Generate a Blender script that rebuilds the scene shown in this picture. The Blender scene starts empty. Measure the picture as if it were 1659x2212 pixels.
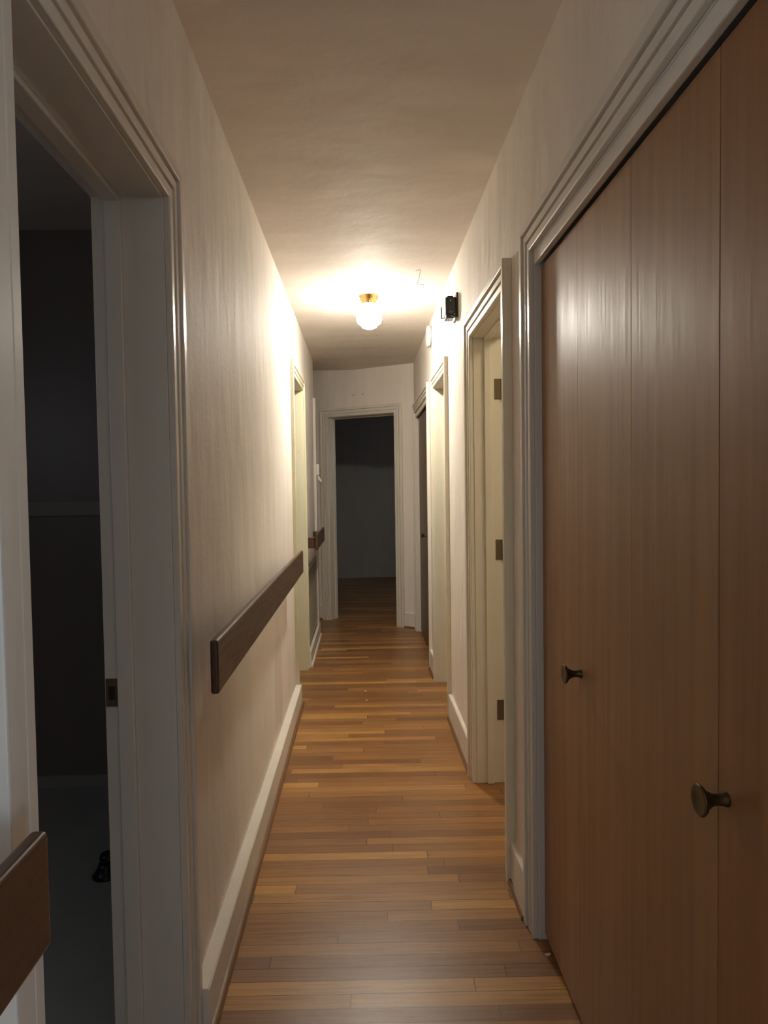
import bpy, math, random
from mathutils import Vector, Matrix
random.seed(7)
scene = bpy.context.scene
COL = scene.collection
PI = math.pi

# ------------------------------------------------------------------ camera
F, VP, ROLL, EYE = 1457.0, (782.0, 1054.0), 0.0157, 1.307
a = Vector(((VP[0]-829.5)/F, -(VP[1]-1106)/F, -1)).normalized()
w = Vector((-math.sin(ROLL), math.cos(ROLL), 0))
w = (w - w.dot(a)*a).normalized()
x = a.cross(w)
R = Matrix((x, a, w))
cam_d = bpy.data.cameras.new('camera')
cam_d.sensor_fit = 'VERTICAL'
cam_d.sensor_height = 36.0
cam_d.lens = 36.0*F/2212.0
cam_d.clip_start = 0.02
cam = bpy.data.objects.new('camera', cam_d)
COL.objects.link(cam)
cam.matrix_world = Matrix.Translation((0, 0, EYE)) @ R.to_4x4()
scene.camera = cam

# ------------------------------------------------------------------ mesh helpers
class MB:
    def __init__(s):
        s.v, s.f, s.sm = [], [], []
    def add(s, vs, fs, smooth=False):
        n = len(s.v)
        s.v += [tuple(p) for p in vs]
        for f in fs:
            s.f.append([n+i for i in f]); s.sm.append(smooth)
        return s
    def box(s, x0, x1, y0, y1, z0, z1):
        x0, x1 = sorted((x0, x1)); y0, y1 = sorted((y0, y1)); z0, z1 = sorted((z0, z1))
        vs = [(x0,y0,z0),(x1,y0,z0),(x1,y1,z0),(x0,y1,z0),(x0,y0,z1),(x1,y0,z1),(x1,y1,z1),(x0,y1,z1)]
        return s.add(vs, [(0,3,2,1),(4,5,6,7),(0,1,5,4),(1,2,6,5),(2,3,7,6),(3,0,4,7)])
    def fbox(s, O, A, N, a0, a1, n0, n1, z0, z1):
        """box in a wall frame: along A, out along N, up"""
        vs = []
        for z in (z0, z1):
            for p, q in ((a0,n0),(a1,n0),(a1,n1),(a0,n1)):
                v = Vector(O) + Vector(A)*p + Vector(N)*q
                vs.append((v.x, v.y, v.z+z))
        return s.add(vs, [(0,3,2,1),(4,5,6,7),(0,1,5,4),(1,2,6,5),(2,3,7,6),(3,0,4,7)])
    def lathe(s, c, axis, prof, n=32, smooth=True):
        """prof: list of (radius, height along axis) from c"""
        ax = Vector(axis).normalized()
        t = Vector((1,0,0)) if abs(ax.x) < .8 else Vector((0,1,0))
        u = (t - t.dot(ax)*ax).normalized(); q = ax.cross(u)
        vs = []
        for r, h in prof:
            for i in range(n):
                th = 2*PI*i/n
                vs.append(Vector(c) + ax*h + (u*math.cos(th)+q*math.sin(th))*r)
        fs = []
        for k in range(len(prof)-1):
            for i in range(n):
                j = (i+1) % n
                fs.append((k*n+i, k*n+j, (k+1)*n+j, (k+1)*n+i))
        fs.append(tuple(reversed(range(n))))
        fs.append(tuple((len(prof)-1)*n+i for i in range(n)))
        return s.add(vs, fs, smooth)
    def tube(s, pts, r, n=8):
        pts = [Vector(p) for p in pts]
        vs, fs = [], []
        for k, p in enumerate(pts):
            d = (pts[min(k+1, len(pts)-1)] - pts[max(k-1, 0)]).normalized()
            t = Vector((0,0,1)) if abs(d.z) < .9 else Vector((1,0,0))
            u = d.cross(t).normalized(); q = d.cross(u)
            for i in range(n):
                th = 2*PI*i/n
                vs.append(p + (u*math.cos(th)+q*math.sin(th))*r)
        for k in range(len(pts)-1):
            for i in range(n):
                j = (i+1) % n
                fs.append((k*n+i, k*n+j, (k+1)*n+j, (k+1)*n+i))
        fs.append(tuple(reversed(range(n)))); fs.append(tuple((len(pts)-1)*n+i for i in range(n)))
        return s.add(vs, fs, True)
    def extrude(s, outline, axis_vec, smooth=False):
        """closed outline (3-D points) pushed along axis_vec"""
        n = len(outline); A = Vector(axis_vec)
        vs = [Vector(p) for p in outline] + [Vector(p)+A for p in outline]
        fs = [tuple(reversed(range(n))), tuple(range(n, 2*n))]
        for i in range(n):
            j = (i+1) % n
            fs.append((i, j, n+j, n+i))
        return s.add(vs, fs, smooth)
    def build(s, name, mat, parent=None, bevel=0, seg=2):
        off = Vector((0,0,0)); p = parent
        while p is not None:
            off += p.location; p = p.parent
        me = bpy.data.meshes.new(name)
        me.from_pydata([tuple(Vector(v)-off) for v in s.v], [], s.f)
        me.materials.append(mat)
        me.polygons.foreach_set('use_smooth', s.sm)
        import bmesh
        bm = bmesh.new(); bm.from_mesh(me)
        bmesh.ops.recalc_face_normals(bm, faces=bm.faces)
        bm.to_mesh(me); bm.free()
        me.update()
        o = bpy.data.objects.new(name, me)
        COL.objects.link(o)
        if parent is not None: o.parent = parent
        if bevel:
            m = o.modifiers.new('edge', 'BEVEL'); m.width = bevel; m.segments = seg
            m.limit_method = 'ANGLE'; m.angle_limit = math.radians(40)
        return o

def empty(name, loc):
    o = bpy.data.objects.new(name, None); COL.objects.link(o)
    o.location = loc; o.empty_display_size = .05
    return o
def tag(o, label, cat, group=None, kind=None):
    o['label'] = label; o['category'] = cat
    if group: o['group'] = group
    if kind: o['kind'] = kind
    return o
def struct(o, label, cat):
    return tag(o, label, cat, kind='structure')

# ------------------------------------------------------------------ materials
def new_mat(name):
    m = bpy.data.materials.new(name); m.use_nodes = True
    nt = m.node_tree
    return m, nt, nt.nodes, nt.links, nt.nodes['Principled BSDF']
def ramp(N, stops):
    r = N.new('ShaderNodeValToRGB')
    e = r.color_ramp.elements
    e[0].position, e[0].color = stops[0][0], (*stops[0][1], 1)
    e[1].position, e[1].color = stops[-1][0], (*stops[-1][1], 1)
    for p, c in stops[1:-1]:
        k = e.new(p); k.color = (*c, 1)
    return r
def pos(N, L, scale=(1,1,1), rot=(0,0,0)):
    g = N.new('ShaderNodeNewGeometry'); mp = N.new('ShaderNodeMapping')
    mp.inputs['Scale'].default_value = scale; mp.inputs['Rotation'].default_value = rot
    L.new(g.outputs['Position'], mp.inputs['Vector'])
    return mp.outputs['Vector']
def noise(N, L, vec, scale, detail=3, rough=.5):
    n = N.new('ShaderNodeTexNoise'); n.inputs['Scale'].default_value = scale
    n.inputs['Detail'].default_value = detail; n.inputs['Roughness'].default_value = rough
    L.new(vec, n.inputs['Vector'])
    return n.outputs['Fac']
def math_n(N, L, op, a_, b_=None, c_=None):
    n = N.new('ShaderNodeMath'); n.operation = op
    for i, v in enumerate((a_, b_, c_)):
        if v is None: continue
        if isinstance(v, (int, float)): n.inputs[i].default_value = v
        else: L.new(v, n.inputs[i])
    return n.outputs[0]
def mix(N, L, fac, c1, c2, mode='MIX'):
    n = N.new('ShaderNodeMix'); n.data_type = 'RGBA'; n.blend_type = mode
    for idx, v in ((0, fac), (6, c1), (7, c2)):
        if isinstance(v, (int, float)): n.inputs[idx].default_value = v
        elif isinstance(v, tuple): n.inputs[idx].default_value = (*v, 1)
        else: L.new(v, n.inputs[idx])
    return n.outputs[2]
def bump(N, L, B, h, strength, dist=.01):
    b = N.new('ShaderNodeBump'); b.inputs['Strength'].default_value = strength
    b.inputs['Distance'].default_value = dist
    L.new(h, b.inputs['Height']); L.new(b.outputs['Normal'], B.inputs['Normal'])

def paint(name, c, rough, mott=.06, streak=(1,1,.12), bstr=.12, bscale=60, spec=.5, dirt=0.0):
    m, nt, N, L, B = new_mat(name)
    v = pos(N, L, streak)
    n1 = noise(N, L, v, 5, 4, .6)
    lo = tuple(k*(1-mott) for k in c); hi = tuple(min(1, k*(1+mott)) for k in c)
    r = ramp(N, [(.3, lo), (.7, hi)]); L.new(n1, r.inputs['Fac'])
    out = r.outputs['Color']
    if dirt:
        v2 = pos(N, L, (1,1,.5))
        n2 = noise(N, L, v2, 22, 5, .7)
        r2 = ramp(N, [(.62, (0,0,0)), (.78, (1,1,1))]); L.new(n2, r2.inputs['Fac'])
        out = mix(N, L, math_n(N, L, 'MULTIPLY', r2.outputs['Color'], dirt), out, (.17,.12,.07))
    L.new(out, B.inputs['Base Color'])
    B.inputs['Roughness'].default_value = rough
    B.inputs['Specular IOR Level'].default_value = spec
    v3 = pos(N, L, (1,1,.35))
    big = noise(N, L, v3, 7, 2, .5); fine = noise(N, L, pos(N, L), bscale, 3, .6)
    h = math_n(N, L, 'ADD', math_n(N, L, 'MULTIPLY', big, 2.2), math_n(N, L, 'MULTIPLY', fine, .25))
    bump(N, L, B, h, bstr, .012)
    return m

M = {}
M['wall'] = paint('wall_paint', (.81,.757,.69), .66, bstr=.45, spec=.13)
M['ceiling'] = paint('ceiling_paint', (.785,.715,.64), .68, streak=(.25,1,1), bstr=.22, spec=.13)
M['trim'] = paint('trim_paint', (.68,.65,.59), .28, .04, bstr=.05, bscale=90, dirt=.0)
M['trim_worn'] = paint('trim_paint_worn', (.72,.68,.60), .30, .05, bstr=.05, bscale=90, dirt=.35)
M['cream'] = paint('trim_paint_cream', (.75,.70,.56), .32, .05, bstr=.05, bscale=90, dirt=.3)
M['base'] = paint('baseboard_paint', (.74,.70,.63), .5, .04, bstr=.05, bscale=90, spec=.25)
M['yellow'] = paint('trim_paint_yellowed', (.75,.71,.51), .32, .05, bstr=.05, bscale=90, dirt=.25)
M['white'] = paint('white_plastic', (.75,.73,.68), .4, .02, bstr=.0)
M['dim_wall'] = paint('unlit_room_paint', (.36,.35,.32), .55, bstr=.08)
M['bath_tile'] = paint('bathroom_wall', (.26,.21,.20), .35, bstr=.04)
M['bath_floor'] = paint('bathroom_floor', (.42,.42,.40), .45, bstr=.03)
M['grille'] = paint('grille_paint', (.34,.29,.22), .5, bstr=.02)

def plain(name, c, rough, metal=0.0, spec=.5):
    m, nt, N, L, B = new_mat(name)
    n1 = noise(N, L, pos(N, L), 40, 3, .6)
    r = ramp(N, [(.3, tuple(k*.85 for k in c)), (.7, tuple(min(1, k*1.12) for k in c))])
    L.new(n1, r.inputs['Fac']); L.new(r.outputs['Color'], B.inputs['Base Color'])
    B.inputs['Roughness'].default_value = rough; B.inputs['Metallic'].default_value = metal
    B.inputs['Specular IOR Level'].default_value = spec
    return m
M['black'] = plain('black_plastic', (.012,.011,.012), .3)
M['dark_metal'] = plain('aged_dark_brass', (.10,.075,.04), .38, .85)
M['bronze'] = plain('dull_hinge_metal', (.16,.12,.07), .5, .6)
M['brass'] = plain('polished_brass', (.72,.50,.20), .22, 1.0)
M['wire'] = plain('thin_wire', (.12,.11,.10), .5)
M['crack'] = plain('plaster_crack', (.20,.16,.12), .8)
M['paper'] = plain('paper', (.75,.73,.70), .8)
M['gap'] = plain('painted_gap_shade', (.02,.015,.012), .8)  # near-black colour standing in for shade inside openings

def veneer(name, c1, c2, rough, seams=(), axis='z', bstr=.08, tones=()):
    m, nt, N, L, B = new_mat(name)
    st = (9, 9, .35) if axis == 'z' else (9, .5, 9)
    v = pos(N, L, st)
    g1 = noise(N, L, v, 4, 6, .65); 
    v2 = pos(N, L, (60,60,.8) if axis == 'z' else (60,1.2,60))
    g2 = noise(N, L, v2, 4, 4, .6)
    f = math_n(N, L, 'ADD', math_n(N, L, 'MULTIPLY', g1, .65), math_n(N, L, 'MULTIPLY', g2, .35))
    r = ramp(N, [(.32, c1), (.66, c2)]); L.new(f, r.inputs['Fac'])
    out = r.outputs['Color']
    if tones:
        g = N.new('ShaderNodeNewGeometry'); sp = N.new('ShaderNodeSeparateXYZ')
        L.new(g.outputs['Position'], sp.inputs[0])
        for edge, mul in tones:      # veneer sheets of differing tone along the wall
            k = math_n(N, L, 'LESS_THAN', sp.outputs['Y'], edge)
            out = mix(N, L, k, out, mix(N, L, 1.0, out, mul, 'MULTIPLY'))
    L.new(out, B.inputs['Base Color'])
    rr = math_n(N, L, 'MULTIPLY_ADD', g2, .5, rough-.24)
    L.new(rr, B.inputs['Roughness'])
    bump(N, L, B, f, bstr, .004)
    return m
M['closet'] = veneer('closet_veneer', (.235,.112,.045), (.37,.195,.086), .45, tones=((1.254, (.90,.86,.80)),(.941,(.90,.82,.76))))
M['closet_dark'] = veneer('dark_closet_veneer', (.085,.05,.034), (.15,.092,.06), .42)
M['rail'] = veneer('rail_wood', (.062,.029,.015), (.088,.041,.021), .34, axis='y', bstr=.015)

def floor_mat():
    m, nt, N, L, B = new_mat('oak_strip_floor')
    v = pos(N, L, (1,1,1), (0,0,math.radians(1.3)))
    sp = N.new('ShaderNodeSeparateXYZ'); L.new(v, sp.inputs[0])
    bw = .0485
    wob = noise(N, L, pos(N, L, (.6, .6, .6)), 3, 1)
    yy = math_n(N, L, 'DIVIDE', sp.outputs['Y'], bw)
    row = math_n(N, L, 'FLOOR', yy); fr = math_n(N, L, 'FRACT', yy)
    wr = N.new('ShaderNodeTexWhiteNoise'); wr.noise_dimensions = '1D'; L.new(row, wr.inputs['W'])
    off = math_n(N, L, 'MULTIPLY', wr.outputs['Value'], 5.0)
    xx = math_n(N, L, 'ADD', math_n(N, L, 'DIVIDE', sp.outputs['X'], .82), off)
    cell = math_n(N, L, 'FLOOR', xx); fx = math_n(N, L, 'FRACT', xx)
    cb = N.new('ShaderNodeCombineXYZ'); L.new(row, cb.inputs[0]); L.new(cell, cb.inputs[1])
    wn = N.new('ShaderNodeTexWhiteNoise'); wn.noise_dimensions = '3D'; L.new(cb.outputs[0], wn.inputs['Vector'])
    col = ramp(N, [(0, (.19,.082,.028)), (.3, (.26,.116,.037)), (.7, (.325,.152,.047)), (.88, (.42,.21,.062)), (1, (.56,.30,.085))])
    L.new(wn.outputs['Value'], col.inputs['Fac'])
    # grain running along each board
    cb2 = N.new('ShaderNodeCombineXYZ')
    L.new(math_n(N, L, 'MULTIPLY_ADD', sp.outputs['X'], 2.2, math_n(N, L, 'MULTIPLY', wob, .8)), cb2.inputs[0])
    L.new(math_n(N, L, 'MULTIPLY', sp.outputs['Y'], 48), cb2.inputs[1])
    L.new(math_n(N, L, 'MULTIPLY', wn.outputs['Value'], 40), cb2.inputs[2])
    g = noise(N, L, cb2.outputs[0], 2.2, 6, .65)
    gr = ramp(N, [(.28, (.60,.54,.48)), (.52, (1,1,1)), (.75, (1.22,1.2,1.12))]); L.new(g, gr.inputs['Fac'])
    c = mix(N, L, 1.0, col.outputs['Color'], gr.outputs['Color'], 'MULTIPLY')
    # traffic wear: the finish is dulled and greyer in patches
    wv = noise(N, L, pos(N, L, (1.2, .8, 1)), 2.6, 4, .6)
    wr2 = ramp(N, [(.1, (0,0,0)), (.9, (1,1,1))]); L.new(wv, wr2.inputs['Fac'])
    c = mix(N, L, math_n(N, L, 'MULTIPLY', wr2.outputs['Color'], .30), c, (.23,.125,.058))
    # joints between boards
    ln = math_n(N, L, 'LESS_THAN', fr, .045)
    le = math_n(N, L, 'LESS_THAN', fx, .003)
    gap = math_n(N, L, 'MAXIMUM', ln, le)
    gapv = math_n(N, L, 'MULTIPLY', gap, math_n(N, L, 'MULTIPLY_ADD', wr.outputs['Value'], .65, .45))
    c = mix(N, L, gapv, c, (.05,.022,.01))
    L.new(c, B.inputs['Base Color'])
    rg = math_n(N, L, 'MULTIPLY_ADD', wr2.outputs['Color'], .14, .22)
    L.new(math_n(N, L, 'ADD', rg, math_n(N, L, 'MULTIPLY', g, .10)), B.inputs['Roughness'])
    tilt = math_n(N, L, 'MULTIPLY', math_n(N, L, 'SUBTRACT', wn.outputs['Value'], .5), math_n(N, L, 'MULTIPLY', fr, .5))
    h = math_n(N, L, 'ADD', math_n(N, L, 'MULTIPLY', g, .35), tilt)
    h = math_n(N, L, 'SUBTRACT', h, math_n(N, L, 'MULTIPLY', gap, .5))
    bump(N, L, B, h, .34, .004)
    return m
M['floor'] = floor_mat()

def lamp_mat():
    m, nt, N, L, B = new_mat('lit_opal_glass')
    B.inputs['Base Color'].default_value = (.9,.88,.84,1)
    B.inputs['Roughness'].default_value = .2
    B.inputs['Emission Color'].default_value = (1,.94,.82,1)
    # emission is cut towards the neck to keep its glow off the ceiling
    g = N.new('ShaderNodeNewGeometry'); sp = N.new('ShaderNodeSeparateXYZ'); L.new(g.outputs['Position'], sp.inputs[0])
    mr = N.new('ShaderNodeMapRange'); L.new(sp.outputs['Z'], mr.inputs['Value'])
    mr.inputs['From Min'].default_value = 2.283; mr.inputs['From Max'].default_value = 2.335
    mr.inputs['To Min'].default_value = 222; mr.inputs['To Max'].default_value = 8
    L.new(mr.outputs['Result'], B.inputs['Emission Strength'])
    return m
M['glass'] = lamp_mat()

# ------------------------------------------------------------------ dimensions
XL, XR = -.42, .487           # hall wall faces
TL, TR = -.575, .612          # room-side faces of those walls
CE = 2.44
YB, YF = -4.2, 9.72           # ends of the shell
XO = 2.3

# far diagonal wall: starts at the right corner and runs left and away
FC = Vector((XR, 6.19, 0)); FA = Vector((-.8575, .5145, 0)); FN = Vector((-.5145, -.8575, 0))

# ------------------------------------------------------------------ shell
fl = MB().box(XR+.7, XL+.0-.06, YB, YF, -.1, 0)
fl = MB().box(TL+.02, XO, YB, YF, -.1, 0)
struct(fl.build('floor', M['floor']), 'orange brown oak strip floor with boards laid across the hallway', 'floor')
struct(MB().box(-XO, TL+.02, 3.15, YF, -.1, 0).build('floor_side', M['floor']), 'oak strip floor continuing through the doorway halfway down the left wall', 'floor')
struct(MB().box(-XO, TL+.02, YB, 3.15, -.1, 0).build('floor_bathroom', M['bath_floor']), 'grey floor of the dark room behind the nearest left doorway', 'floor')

# ceiling, its vertices at the far left end raised a little to fit the camera view
cm = MB()
xs = [-XO, -.9, XL, XR, XO]; ys = [YB-.1, 5.2, 6.19, 7.02, YF+.1]
def cz(i, j): return 2.495 if (j == 3 and i in (1, 2)) else CE
vs = [(xs[i], ys[j], cz(i, j)) for j in range(5) for i in range(5)] + [(xs[i], ys[j], 2.62) for j in range(5) for i in range(5)]
fs = []
for j in range(4):
    for i in range(4):
        q = j*5+i
        fs.append((q, q+5, q+6, q+1)); fs.append((25+q, 25+q+1, 25+q+6, 25+q+5))
for i in range(4):
    fs.append((i, i+1, 26+i, 25+i)); fs.append((20+i, 45+i, 46+i, 21+i))
    fs.append((i*5, 25+i*5, 30+i*5, i*5+5)); fs.append((i*5+4, i*5+9, 34+i*5, 29+i*5))
cm.add(vs, fs)
ceil = cm.build('ceiling', M['ceiling'])
struct(ceil, 'beige painted plaster ceiling running down the hallway', 'ceiling')
ck = MB()
def crack(p):
    for (x0, y0), (x1, y1) in zip(p[:-1], p[1:]):
        d = Vector((x1-x0, y1-y0, 0)); n = Vector((-d.y, d.x, 0)).normalized()*.0011
        o = [Vector((x0, y0, CE-.0012))-n, Vector((x1, y1, CE-.0012))-n, Vector((x1, y1, CE-.0012))+n, Vector((x0, y0, CE-.0012))+n]
        ck.extrude(o, (0,0,.002))
crack([(.322,3.55),(.328,3.70),(.326,3.80),(.365,3.81),(.362,3.92)])
crack([(.30,3.57),(.322,3.55)])
ck.build('plaster_crack', M['crack'], ceil)

TOP = CE + .02
def wall_along_y(x0, x1, y0, y1, holes):
    """holes: (y0, y1, top) with jamb room already added"""
    b = MB(); y = y0
    for h0, h1, ht in sorted(holes):
        b.box(x0, x1, y, h0, 0, TOP)
        b.box(x0, x1, h0, h1, ht, TOP)
        y = h1
    b.box(x0, x1, y, y1, 0, TOP)
    return b
J = .02
D1L = (.842, 1.495, 1.94); D2L = (4.17, 4.82, 2.0)
CL1 = (.628, 1.88, 1.955); D1R = (2.25, 2.91, 1.945); D2R = (3.83, 4.45, 1.953); CL2 = (4.88, 6.05, 1.965)
hole = lambda d: (d[0]-J, d[1]+J, d[2]+J)
struct(wall_along_y(TL, XL, -1.2, 6.03, [hole(D1L), hole(D2L)]).build('wall_left', M['wall']),
       'long beige plaster wall on the left carrying the dark handrails', 'wall')
struct(wall_along_y(XR, TR, -1.2, 6.2, [(-1.1, -.4, 2.0), hole(CL1), hole(D1R), hole(D2R), hole(CL2)]).build('wall_right', M['wall']),
       'beige plaster wall on the right pierced by closets and two doorways', 'wall')
# far diagonal wall with its doorway (t along the wall)
FT0, FT1, FH = .210, .9475, 2.0
fw = MB()
for t0, t1, z0 in ((-.02, FT0-J, 0), (FT0-J, FT1+J, FH+J), (FT1+J, 1.72, 0)):
    fw.fbox(FC, FA, FN, t0, t1, -.125, 0, z0, 2.56)
struct(fw.build('wall_far', M['wall']), 'beige end wall with the dark open doorway', 'wall')
# rooms around the hall
def wall(name, mat, label, *b):
    return struct(MB().box(*b).build(name, mat), label, 'wall')
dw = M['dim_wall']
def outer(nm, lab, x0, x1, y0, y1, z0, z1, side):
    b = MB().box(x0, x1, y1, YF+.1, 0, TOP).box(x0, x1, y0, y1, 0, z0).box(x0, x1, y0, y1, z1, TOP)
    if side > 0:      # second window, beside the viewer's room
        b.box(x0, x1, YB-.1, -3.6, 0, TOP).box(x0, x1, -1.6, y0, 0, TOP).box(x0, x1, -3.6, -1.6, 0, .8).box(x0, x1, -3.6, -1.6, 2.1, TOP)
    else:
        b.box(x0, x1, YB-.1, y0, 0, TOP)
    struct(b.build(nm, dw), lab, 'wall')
    wn_ = empty('added_window_2' if side < 0 else 'added_window_3', ((x0+x1)/2, (y0+y1)/2, z0))  # both windows are made up to go with the added room fill
    struct(wn_, 'unseen window added to brighten the dark ' + ('left' if side < 0 else 'end') + ' room, out of sight', 'window')
    f = MB()
    for p, q, u, v in ((y0, y0+.04, z0, z1), (y1-.04, y1, z0, z1), (y0, y1, z0, z0+.04), (y0, y1, z1-.04, z1)):
        f.box((x0+x1)/2-.02, (x0+x1)/2+.02, p, q, u, v)
    f.build('window_frame', M['trim'], wn_)
outer('wall_outer_left', 'outer wall of the rooms left of the hallway', -XO-.1, -XO, .7, 1.3, 1.4, 2.0, -1)
outer('wall_outer_right', 'outer wall of the rooms right of the hallway', XO, XO+.1, 7.85, 8.75, 1.1, 1.9, 1)
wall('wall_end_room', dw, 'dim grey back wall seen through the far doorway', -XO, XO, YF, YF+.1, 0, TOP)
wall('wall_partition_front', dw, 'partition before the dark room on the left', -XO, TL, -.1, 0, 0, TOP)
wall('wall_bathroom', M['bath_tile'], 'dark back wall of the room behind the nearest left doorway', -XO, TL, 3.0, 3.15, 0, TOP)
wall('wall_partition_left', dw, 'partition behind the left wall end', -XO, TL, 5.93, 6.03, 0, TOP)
wall('wall_alcove', M['wall'], 'short wall at the left of the hallway end', -1.05, -.95, 6.03, 7.08, 0, TOP+.05)
wall('wall_partition_near', dw, 'partition before the right closet', TR, XO, 0, .1, 0, TOP)
wall('wall_partition_closet', M['wall'], 'partition between closet and first right room', TR, XO, 2.02, 2.12, 0, TOP)
wall('wall_partition_middle', M['wall'], 'partition between the two right rooms', TR, XO, 3.33, 3.43, 0, TOP)
wall('wall_partition_far', M['wall'], 'partition before the far right closet', TR, XO, 4.64, 4.74, 0, TOP)
wall('wall_partition_end', dw, 'partition after the far right closet', TR, XO, 6.12, 6.22, 0, TOP)
# room behind the camera, lit by a window
for nm, x0, x1 in (('wall_back_left', -XO, TL),):
    wall(nm, M['wall'], 'wall of the room behind the viewer, ' + ('left' if x0 < 0 else 'right') + ' of the hallway mouth', x0, x1, -1.3, -1.2, 0, TOP)
WX0, WX1, WZ0, WZ1 = -.7, 1.8, .8, 2.1
b = MB().box(-XO, WX0, YB-.1, YB, 0, TOP).box(WX1, XO, YB-.1, YB, 0, TOP).box(WX0, WX1, YB-.1, YB, 0, WZ0).box(WX0, WX1, YB-.1, YB, WZ1, TOP)
struct(b.build('wall_back', M['wall']), 'wall behind the viewer holding a window', 'wall')
WC = (WX0+WX1)/2
win = empty('window_1', (WC, YB, WZ0)); struct(win, 'window behind the viewer that lets in dusk light', 'window')
b = MB()
for x0, x1, z0, z1 in ((WX0, WX0+.05, WZ0, WZ1), (WX1-.05, WX1, WZ0, WZ1), (WC-.02, WC+.02, WZ0, WZ1), (WX0, WX1, WZ0, WZ0+.05), (WX0, WX1, WZ1-.05, WZ1)):
    b.box(x0, x1, YB-.08, YB-.03, z0, z1)
b.build('window_frame', M['trim'], win)

M['patch'] = paint('greyer_touch_up_paint', (.72,.68,.62), .6, bstr=.1)
pt = []
for k in range(14):
    th = k*2*PI/14; q = 1+.18*math.sin(3.1*k)
    pt.append(Vector((XL+.0002, 3.27+.13*q*math.copysign(abs(math.cos(th))**.5, math.cos(th)), .37+.22*q*math.copysign(abs(math.sin(th))**.6, math.sin(th)))))
MB().extrude(pt, (.0005, 0, 0)).build('touch_up_patch', M['patch'], bpy.data.objects['wall_left'])
# bathroom chair-rail band and tile base
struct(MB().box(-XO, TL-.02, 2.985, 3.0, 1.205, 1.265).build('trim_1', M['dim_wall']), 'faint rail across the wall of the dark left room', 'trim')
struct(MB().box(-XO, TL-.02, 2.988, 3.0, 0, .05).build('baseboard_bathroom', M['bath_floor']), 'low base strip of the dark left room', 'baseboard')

# ------------------------------------------------------------------ doorways
PROF = [(.004, 0), (.004, .013), (.008, .015), (.0285, .015), (.0295, .005), (.0345, .005), (.0355, .018), (.0565, .018), (.0575, .007), (.0625, .007), (.0635, .022), (.066, .024), (.088, .024), (.090, .022), (.090, 0)]
def casing_mb(O, A, N, L_, Hh, wid=.088, thick=1.0, clip=None):
    O, A, N = Vector(O), Vector(A), Vector(N)
    prof = [(s/.090*wid, h*thick) for s, h in PROF]
    n = len(prof); vs = []
    for s, h in prof:
        for p in (O-A*s+N*h, O-A*s+N*h+Vector((0,0,Hh+s)), O+A*(L_+s)+N*h+Vector((0,0,Hh+s)), O+A*(L_+s)+N*h):
            vs.append(p)
    fs = []
    for k in range(n):
        m_ = (k+1) % n
        for i in range(3):
            fs.append((k*4+i, k*4+i+1, m_*4+i+1, m_*4+i))
    fs.append(tuple(k*4 for k in range(n))); fs.append(tuple(reversed([k*4+3 for k in range(n)])))
    return MB().add(vs, fs)
def jamb_mb(O, A, N, L_, Hh, depth, th=J, front=0.0):
    b = MB()
    b.fbox(O, A, N, -th, 0, -depth, front, 0, Hh+th)
    b.fbox(O, A, N, L_, L_+th, -depth, front, 0, Hh+th)
    b.fbox(O, A, N, 0, L_, -depth, front, Hh, Hh+th)
    return b
def stop_mb(O, A, N, L_, Hh, d0, d1, th=.012):
    b = MB()
    b.fbox(O, A, N, 0, th, -d1, -d0, 0, Hh)
    b.fbox(O, A, N, L_-th, L_, -d1, -d0, 0, Hh)
    b.fbox(O, A, N, th, L_-th, -d1, -d0, Hh-th, Hh)
    return b
Yp = Vector((0,1,0)); RX = Vector((1,0,0)); LX = Vector((-1,0,0))

def doorway(name, label, O, A, N, L_, Hh, depth, mat, wid=.088, thick=1.0, stop=(.075, .11)):
    e = empty(name, O); struct(e, label, 'doorway')
    casing_mb(O, A, N, L_, Hh, wid, thick).build('door_casing', mat, e, .0012, 1)
    jamb_mb(O, A, N, L_, Hh, depth).build('door_jamb', mat, e, .002, 2)
    if stop:
        stop_mb(O, A, N, L_, Hh, *stop).build('stop_strip', mat, e, .003, 2)
    return e
d = doorway('door_1', 'open doorway nearest on the left, into a dark room', (XL, D1L[0], 0), Yp, RX, D1L[1]-D1L[0], D1L[2], .155, M['trim'], .088, .9, (.088, .124))
# strike plate on the far jamb of the nearest left doorway
b = MB().box(-.572, -.543, D1L[1]-.004, D1L[1]+.001, .832, .894)
sp_ = b.build('strike_plate', M['bronze'], d, .001); sp_['label'] = 'small dark metal strike plate'
MB().box(-.565, -.552, D1L[1]-.0055, D1L[1]-.003, .848, .878).build('latch_hole_shade', M['gap'], sp_)  # solid dark plate painted as the shade of the latch hole
doorway('door_2', 'cream doorway halfway down the left wall, past the long handrail', (XL, D2L[0], 0), Yp, RX, D2L[1]-D2L[0], D2L[2], .155, M['yellow'], .088, .9, (.10, .135))
d = doorway('door_3', 'doorway on the right just past the wooden closet, showing three hinges', (XR, D1R[0], 0), Yp, LX, D1R[1]-D1R[0], D1R[2], .125, M['cream'], .088, 1.25, (.045, .075))
for z in (1.725, 1.03, .325):
    b = MB().box(.578, .606, D1R[1]-.003, D1R[1]+.001, z-.044, z+.044)
    h = b.build('hinge', M['bronze'], d, .001); h['label'] = 'dull metal hinge leaf'
    b = MB().tube([(.611, D1R[1]-.004, z-.046), (.611, D1R[1]-.004, z+.046)], .005, 10)
    b.build('hinge_pin', M['bronze'], h)
doorway('door_4', 'second doorway on the right, beyond the smoke detector wall', (XR, D2R[0], 0), Yp, LX, D2R[1]-D2R[0], D2R[2], .125, M['cream'], .078, .95, (.06, .09))
d = doorway('door_5', 'open doorway in the end wall leading to an unlit room', FC+FA*FT0, FA, FN, FT1-FT0, FH, .125, M['trim_worn'], .088, .9, (.075, .11))
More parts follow.
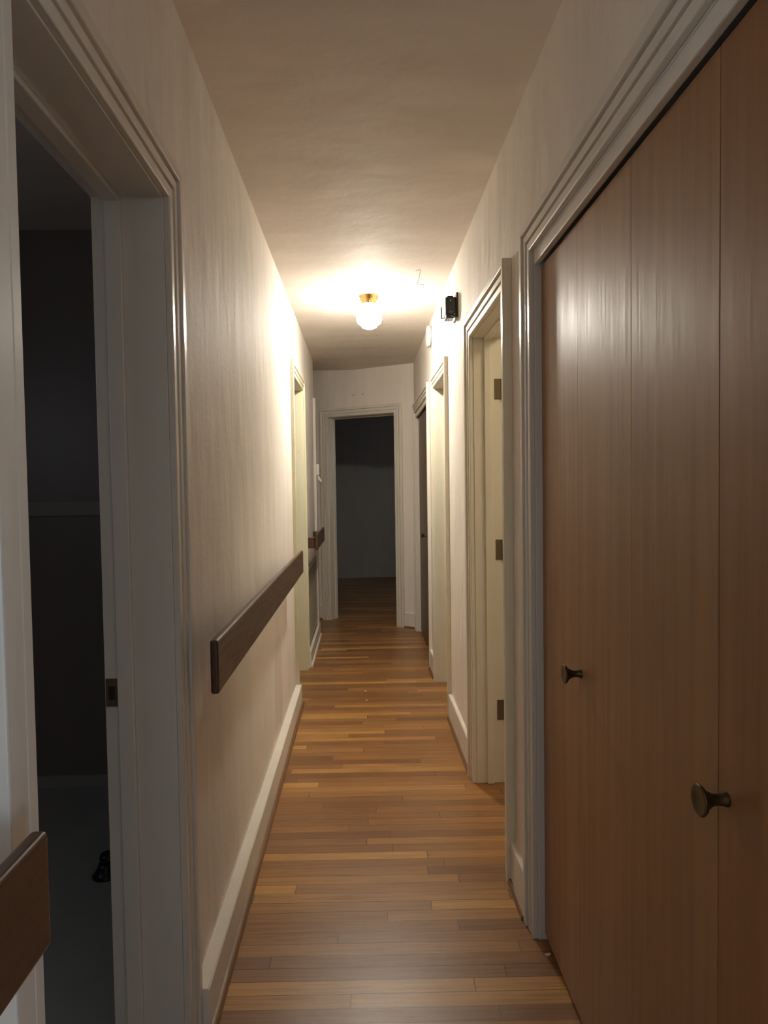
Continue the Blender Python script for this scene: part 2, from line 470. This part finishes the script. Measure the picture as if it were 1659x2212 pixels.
p = FC + FA*FT1
b = MB().fbox(FC, FA, FN, FT1-.003, FT1+.001, -.118, -.085, .97, 1.03)
sp_ = b.build('strike_plate', M['bronze'], d); sp_['label'] = 'small dark metal strike plate'
# closet frames
def closet_frame(name, label, O, L_, Hh, mat, wid):
    e = empty(name, O); struct(e, label, 'closet opening')
    casing_mb(O, Yp, LX, L_, Hh, wid, .95).build('door_casing', mat, e, .0012, 1)
    jamb_mb(O, Yp, LX, L_, Hh, .12).build('door_jamb', mat, e, .002, 2)
    b = MB().box(XR+.0, XR+.017, O[1], O[1]+L_, Hh-.035, Hh)
    b.build('track_fascia', mat, e, .003, 2)
    return e
closet_frame('trim_2', 'white painted frame around the big wooden closet on the right', (XR, CL1[0], 0), CL1[1]-CL1[0], CL1[2], M['trim'], .088)
closet_frame('trim_3', 'cream painted frame around the far closet on the right', (XR, CL2[0], 0), CL2[1]-CL2[0], CL2[2], M['trim_worn'], .086)

# casing end of the opening where the left wall stops
b = MB().box(XL, -.397, 5.935, 6.03, .115, 2.10).box(XL, -.403, 5.985, 6.034, .115, 2.10)
struct(b.build('trim_4', M['trim'], None, .003), 'narrow white trim where the left wall ends, behind the short handrail', 'trim')

# ------------------------------------------------------------------ baseboards
def baseboard(name, label, O, A, N, L_, h, mat, shoe_mat, th=.022, shoe=.016, shoe_h=.016):
    O, A, N = Vector(O), Vector(A), Vector(N)
    def P(n, z): q = O+N*n; return Vector((q.x, q.y, z))
    b = MB().extrude([P(0, 0), P(th, 0), P(th, h-.004), P(th-.004, h), P(0, h)], A*L_)
    o = b.build(name, mat); struct(o, label, 'baseboard')
    pts = [P(th, 0)] + [P(th+shoe*math.cos(k*PI/12), shoe_h*math.sin(k*PI/12)) for k in range(0, 7)]
    s = MB().extrude(pts, A*L_).build('shoe_moulding', shoe_mat, o)
    return o
M['shoe'] = veneer('shoe_wood', (.14,.07,.03), (.24,.13,.06), .4, axis='y')
tr = M['base']
baseboard('baseboard_left', 'white baseboard under the long handrail on the left wall', (XL, D1L[1]+.09, 0), Yp, RX, D2L[0]-.09-D1L[1]-.09, .115, tr, M['shoe'], .036, .014)
baseboard('baseboard_left_end', 'baseboard below the air grille on the left wall', (XL, D2L[1]+.09, 0), Yp, RX, 6.03-D2L[1]-.09, .113, tr, tr, .029, .012)
baseboard('baseboard_left_near', 'baseboard at the near left beneath the closest handrail', (XL, -1.2, 0), Yp, RX, D1L[0]-.09+1.2, .113, tr, tr, .02, .016)
baseboard('baseboard_right_near', 'short baseboard between the big closet and the hinged doorway', (XR, CL1[1]+.09, 0), Yp, LX, D1R[0]-CL1[1]-.18, .14, tr, M['shoe'], .018, .011)
baseboard('baseboard_right', 'white baseboard between the two right doorways', (XR, D1R[1]+.09, 0), Yp, LX, D2R[0]-D1R[1]-.17, .14, tr, M['shoe'], .018, .011)
baseboard('baseboard_right_end', 'tiny baseboard between second right doorway and far closet', (XR, D2R[1]+.08, 0), Yp, LX, CL2[0]-D2R[1]-.166, .14, tr, M['shoe'], .018, .011)
baseboard('baseboard_right_back', 'baseboard of the right wall beside the viewer', (XR, -.38, 0), Yp, LX, CL1[0]-.09+.38, .14, tr, M['shoe'], .018, .011)
baseboard('baseboard_far', 'short baseboard right of the end doorway', FC+FA*.012, FA, FN, FT0-.09-.012, .14, tr, M['shoe'], .018, .011)
baseboard('baseboard_far_left', 'baseboard of the end wall left of its doorway', FC+FA*(FT1+.09), FA, FN, .5, .14, tr, M['shoe'], .018, .011)
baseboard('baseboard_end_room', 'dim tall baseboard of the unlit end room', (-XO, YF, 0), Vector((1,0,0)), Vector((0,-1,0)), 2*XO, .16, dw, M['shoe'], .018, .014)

# ------------------------------------------------------------------ closet doors
DX = .506                                         # front of the leaves
def knob(parent, y, z):
    k = MB().lathe((DX, y, z), (-1,0,0), [(.0105,-.002),(.0105,.002),(.009,.006),(.0078,.014),(.009,.022),(.014,.031),(.0205,.036),(.0225,.039),(.022,.0415),(.019,.0415),(.012,.0395),(.004,.039)], 28)
    o = k.build('knob', M['dark_metal'], parent); o['label'] = 'dark round dished knob'
    return o
def bifold(label, leaves, z1, x0, mat, knobs, th=.03):
    """a folding pair of leaves that move together"""
    global DX
    ya, yb = leaves[0][0], leaves[-1][1]
    e = empty('wardrobe_door', (x0+th/2, (ya+yb)/2, .02)); tag(e, label, 'closet door')
    panels = [MB().box(x0, x0+th, p+.00025, q-.00025, .02, z1).build('panel', M[mat], e, .0006, 1) for p, q in leaves]
    keep = DX; DX = x0
    for k, y, z in knobs:
        knob(panels[k], y, z)
    DX = keep
    return e
bifold('brown folding closet door pair against the far frame, smaller-looking dark knob at the fold', [(1.2535, 1.567), (1.567, 1.878)], 1.912, DX, 'closet', [(0, 1.549, .865)])
bifold('brown folding closet door pair closest to the viewer, cut by the photo edge', [(.630, .940), (.942, 1.253)], 1.912, DX, 'closet', [(0, .917, .862)])
bifold('dark brown closet door far down the right wall with a black knob', [(4.884, 5.466), (5.466, 6.046)], 1.93, .515, 'closet_dark', [(0, 5.43, .915)])

# ------------------------------------------------------------------ handrails
def handrail(label, y0, y1, z0, z1, xf, brackets, tilt=0.0):
    e = empty('handrail', (XL, y0, z0)); tag(e, label, 'handrail', 'dark wooden handrails on the left wall')
    th = .019; r = .006
    prof = []
    cx = [(xf-th, z0), (xf, z0), (xf, z1), (xf-th, z1)]
    b = MB().box(xf-th, xf, y0, y1, z0, z1)
    b.build('rail_board', M['rail'], e, r, 4)
    for yb in brackets:
        MB().box(XL, xf-th+.002, yb, yb+.09, z0+.012, z0+.05 if y1-y0 > 1.2 else z1-.028).build('mounting_block', M['rail'], e, .003)
    return e
handrail('dark wooden handrail at the bottom left corner, cut off by the photo edge', -1.0, .705, .832, .955, -.333, (-.7, .15))
handrail('longest dark wooden handrail, on the wall between the two left doorways', 1.52, 3.72, .845, .968, -.330, (1.95, 3.2))
handrail('short dark handrail far down the left wall above the air grille', 4.97, 5.885, .853, .972, -.333, (4.995, 5.7))

# ------------------------------------------------------------------ ceiling light
LXp, LYp = .058, 4.03
e = empty('ceiling_light', (LXp, LYp, CE)); tag(e, 'lit white glass ceiling light on a brass canopy in the middle of the hallway', 'ceiling light')
can = MB().lathe((LXp, LYp, CE), (0,0,-1), [(.058,-.001),(.0585,.004),(.056,.007),(.0535,.012),(.053,.018),(.049,.026),(.043,.030),(.042,.048),(.040,.050),(.020,.050)], 40)
co = can.build('canopy', M['brass'], e); co['label'] = 'polished brass canopy'
for k in range(3):
    th = k*2*PI/3 + .6
    c = Vector((LXp+math.cos(th)*.041, LYp+math.sin(th)*.041, CE-.040))
    dd = Vector((math.cos(th), math.sin(th), 0))
    MB().lathe(c, dd, [(.002,0),(.002,.007),(.0045,.008),(.0045,.012),(.002,.013)], 10).build('set_screw', M['brass'], co)
sh_prof = [(.040,.040),(.041,.051),(.0485,.056),(.057,.063),(.059,.070),(.0605,.082),(.0635,.097),(.069,.112),(.0738,.126),(.0748,.137),(.0725,.149),(.066,.160),(.055,.168),(.0455,.172),(.0445,.178),(.041,.184),(.030,.189),(.015,.192),(.003,.193)]
so = MB().lathe((LXp, LYp, CE), (0,0,-1), sh_prof, 48).build('glass_shade', M['glass'], e)
so['label'] = 'glowing white opal glass shade'

# ------------------------------------------------------------------ smoke detector
SC = (XR, 4.62, 2.333)
e = empty('smoke_detector', SC); tag(e, 'round white smoke detector high on the right wall', 'smoke detector')
MB().lathe(SC, (-1,0,0), [(.062,-.001),(.064,.002),(.064,.009)], 40, False).build('mounting_base', M['white'], e)
MB().lathe(SC, (-1,0,0), [(.070,.009),(.072,.012),(.071,.024),(.066,.031),(.050,.034),(.022,.035),(.004,.035)], 40).build('cover', M['white'], e)
for k in range(3):
    MB().tube([(XR-.006, 4.61+.012*k, 2.268), (XR-.02, 4.608+.012*k, 2.262), (XR-.024, 4.609+.011*k, 2.255)], .002, 6).build('clip', M['wire'], e)

# ------------------------------------------------------------------ door chime
e = empty('mounted_chime', (XR, 3.38, 2.15)); tag(e, 'small black uncovered chime box with loose wires on the right wall', 'door chime')
b = MB().box(XR-.009, XR, 3.335, 3.46, 2.140, 2.262); b.build('back_plate', M['black'], e, .002)
b = MB().box(XR-.062, XR-.009, 3.342, 3.43, 2.158, 2.240).box(XR-.052, XR-.022, 3.35, 3.42, 2.240, 2.250)
body = b.build('chime_body', M['black'], e, .004)
MB().lathe((XR-.037, 3.342, 2.223), (0,-1,0), [(.0028,0),(.0028,.003),(.001,.004)], 10).build('screw_head', M['white'], body)
MB().box(XR-.046, XR-.024, 3.338, 3.343, 2.163, 2.171).build('lever', M['wire'], body)
b = MB().box(XR-.060, XR-.020, 3.346, 3.42, 2.138, 2.160)
b.build('striker_block', M['black'], e, .005, 3)
MB().tube([(XR-.076, 3.40, 2.148), (XR-.076, 3.40, 2.205)], .0035, 8).build('plunger', M['black'], e)
MB().tube([(XR-.076, 3.40, 2.150), (XR-.055, 3.40, 2.152), (XR-.050, 3.40, 2.152)], .002, 6).build('plunger_arm', M['black'], e)
def curve_pts(p, n=6):
    out = []
    P = [Vector(q) for q in p]
    for i in range(len(P)-1):
        p0, p1, p2, p3 = P[max(i-1,0)], P[i], P[i+1], P[min(i+2,len(P)-1)]
        for k in range(n):
            t = k/n
            out.append(.5*((2*p1)+(p2-p0)*t+(2*p0-5*p1+4*p2-p3)*t*t+(3*p1-p0-3*p2+p3)*t**3))
    out.append(P[-1]); return out
MB().tube(curve_pts([(XR-.054,3.37,2.14),(XR-.053,3.37,2.11),(XR-.055,3.37,2.085),(XR-.052,3.37,2.072),(XR-.055,3.37,2.072)]), .0009, 6).build('wire', M['wire'], e)
MB().tube(curve_pts([(XR-.045,3.37,2.14),(XR-.045,3.37,2.118),(XR-.048,3.37,2.112),(XR-.041,3.37,2.108),(XR-.037,3.37,2.098)]), .0012, 6).build('wire', M['wire'], e)
MB().tube(curve_pts([(XR-.036,3.345,2.15),(XR-.022,3.34,2.143),(XR-.002,3.33,2.133)]), .0013, 6).build('wire', M['paper'], e)

# ------------------------------------------------------------------ switch on the trim at the left wall end
e = empty('wall_switch', (-.398, 5.97, 1.45)); tag(e, 'small white switch box with drooping lever on the trim past the left doorway', 'switch')
MB().box(-.400, -.372, 5.945, 6.02, 1.425, 1.522).build('switch_box', M['white'], e, .006, 3)
MB().extrude([(-.393,5.965,1.425),(-.378,5.965,1.425),(-.352,5.965,1.375),(-.358,5.965,1.362),(-.385,5.965,1.385)], (0,.03,0)).build('lever', M['white'], e, .003, 2)

# ------------------------------------------------------------------ return air grille
e = empty('air_grille', (XL, 5.42, .12)); tag(e, 'brownish return air grille low on the left wall above the baseboard', 'air vent')
def rounded(y0, y1, z0, z1, r, xx, n=6):
    out = []
    for cy, cz_, s in ((y1-r, z1-r, 0), (y0+r, z1-r, 1), (y0+r, z0+r, 2), (y1-r, z0+r, 3)):
        for k in range(n+1):
            th = s*PI/2 + k*PI/2/n
            out.append(Vector((xx, cy+r*math.cos(th), cz_+r*math.sin(th))))
    return out
y0, y1, z0, z1 = 5.02, 5.92, .118, .725
o1 = rounded(y0, y1, z0, z1, .05, XL); o2 = rounded(y0+.035, y1-.035, z0+.035, z1-.035, .03, XL)
n = len(o1); vs = []; fs = []
for xx, ol in ((XL, o1), (XL+.012, o1), (XL+.012, o2), (XL, o2)):
    vs += [Vector((xx, p.y, p.z)) for p in ol]
for k in range(4):
    m_ = (k+1) % 4
    for i in range(n):
        j = (i+1) % n
        fs.append((k*n+i, k*n+j, m_*n+j, m_*n+i))
MB().add(vs, fs, False).build('grille_frame', M['grille'], e)
b = MB()
for k in range(22):
    z = z0+.045+k*(z1-z0-.09)/21
    b.extrude([(XL+.001, y0+.036, z), (XL+.008, y0+.036, z-.006), (XL+.008, y0+.036, z-.004), (XL+.001, y0+.036, z+.002)], (0, y1-y0-.072, 0))
b.build('slats', M['grille'], e)
MB().box(XL-.001, XL+.0008, y0+.03, y1-.03, z0+.03, z1-.03).build('shade_backing', M['gap'], e)  # dark sheet stands in for the shade behind the slats

# ------------------------------------------------------------------ small things
e = empty('door_stop', (-.893, 2.285, 0)); tag(e, 'small black knobbed stopper standing on the floor of the dark left room', 'door stop')
MB().lathe((-.893, 2.285, 0), (0,0,1), [(.044,0),(.045,.006),(.036,.014),(.026,.034),(.022,.045)], 24).build('base', M['black'], e)
MB().lathe((-.886, 2.285, .043), (.1,0,1), [(.012,0),(.024,.006),(.029,.018),(.026,.030),(.014,.037),(.003,.039)], 24).build('knob', M['black'], e)
def scrap(label, cx, cy, rx, ry, ang, cat='paper scrap', group=None, nm='paper_scrap'):
    pts = []
    for k in range(9):
        th = k*2*PI/9; q = 1+.25*math.sin(k*2.3)
        u, v = rx*q*math.cos(th), ry*q*math.sin(th)
        pts.append(Vector((cx+u*math.cos(ang)-v*math.sin(ang), cy+u*math.sin(ang)+v*math.cos(ang), .0003)))
    o = MB().extrude(pts, (0,0,.0012)).build(nm, M['paper'])
    return tag(o, label, cat, group)
scrap('white paper scrap in the dark gap below the big closet doors', .497, 1.818, .009, .006, .3)
scrap('larger white speck of debris on the floor past the first right doorway', .002, 4.30, .006, .011, 0, 'debris', nm='paint_flake')
scrap('smaller white speck of debris on the floor, nearer than its twin', .008, 4.11, .005, .008, .5, 'debris', nm='paint_flake')
for i, (t, z) in enumerate(((.640, 2.197), (.54, 2.20))):
    q = FC + FA*t + Vector((0,0,z))
    o = MB().lathe(q, FN, [(.002,-.004),(.002,.010),(.005,.0105),(.005,.012),(.002,.0125)], 10).build('nail', M['wire'])
    tag(o, ('left' if i == 0 else 'right') + ' of two nail heads in the end wall above the doorway', 'nail', 'nail heads on the end wall')

# ------------------------------------------------------------------ light
wd = bpy.data.worlds.new('world'); scene.world = wd; wd.use_nodes = True
bg = wd.node_tree.nodes['Background']
bg.inputs['Color'].default_value = (.55,.68,1,1); bg.inputs['Strength'].default_value = .15
al = bpy.data.lights.new('window_daylight', 'AREA'); al.shape = 'RECTANGLE'; al.size = WX1-WX0-.1; al.size_y = WZ1-WZ0-.1
al.energy = 45; al.color = (.50,.70,1)
ao = bpy.data.objects.new('window_daylight', al); COL.objects.link(ao)
ao.location = (WC, YB+.02, (WZ0+WZ1)/2); ao.rotation_euler = (PI/2, 0, PI)

def room_light(nm, loc, rot, sx, sy, e_):
    l = bpy.data.lights.new(nm, 'AREA'); l.shape = 'RECTANGLE'; l.size = sx; l.size_y = sy; l.energy = e_; l.color = (.8,.88,1)
    o = bpy.data.objects.new(nm, l); COL.objects.link(o); o.location = loc; o.rotation_euler = rot
al2 = bpy.data.lights.new('side_window_daylight', 'AREA'); al2.shape = 'RECTANGLE'; al2.size = 1.2; al2.size_y = 1.9
al2.energy = 72; al2.color = (.62,.80,1)
a2 = bpy.data.objects.new('side_window_daylight', al2); COL.objects.link(a2); a2.location = (XO-.02, -2.6, 1.45); a2.rotation_euler = (0, PI/2, 0)
room_light('bathroom_fill', (-XO+.05, 1.0, 1.7), (0, -PI/2, 0), .6, .6, .75)  # unseen area light added to lift the dark left room
sl = bpy.data.lights.new('side_room_fill', 'AREA'); sl.shape = 'DISK'; sl.size = .35; sl.energy = 4.2; sl.color = (1,.86,.62)  # unseen warm light added to brighten the hinged doorway's far jamb
so_ = bpy.data.objects.new('side_room_fill', sl); COL.objects.link(so_); so_.location = (1.25, 2.35, 2.38)
room_light('end_room_fill', (XO-.05, 8.3, 1.5), (0, PI/2, 0), .9, .8, 1.0)  # unseen area light added to lift the dark end room

scene.view_settings.view_transform = 'Standard'
scene.view_settings.look = 'None'
scene.view_settings.exposure = 0.86
scene.view_settings.gamma = 1.0
scene.view_settings.use_curve_mapping = False
scene.cycles.max_bounces = 14
scene.cycles.diffuse_bounces = 10
scene.cycles.sample_clamp_indirect = 4
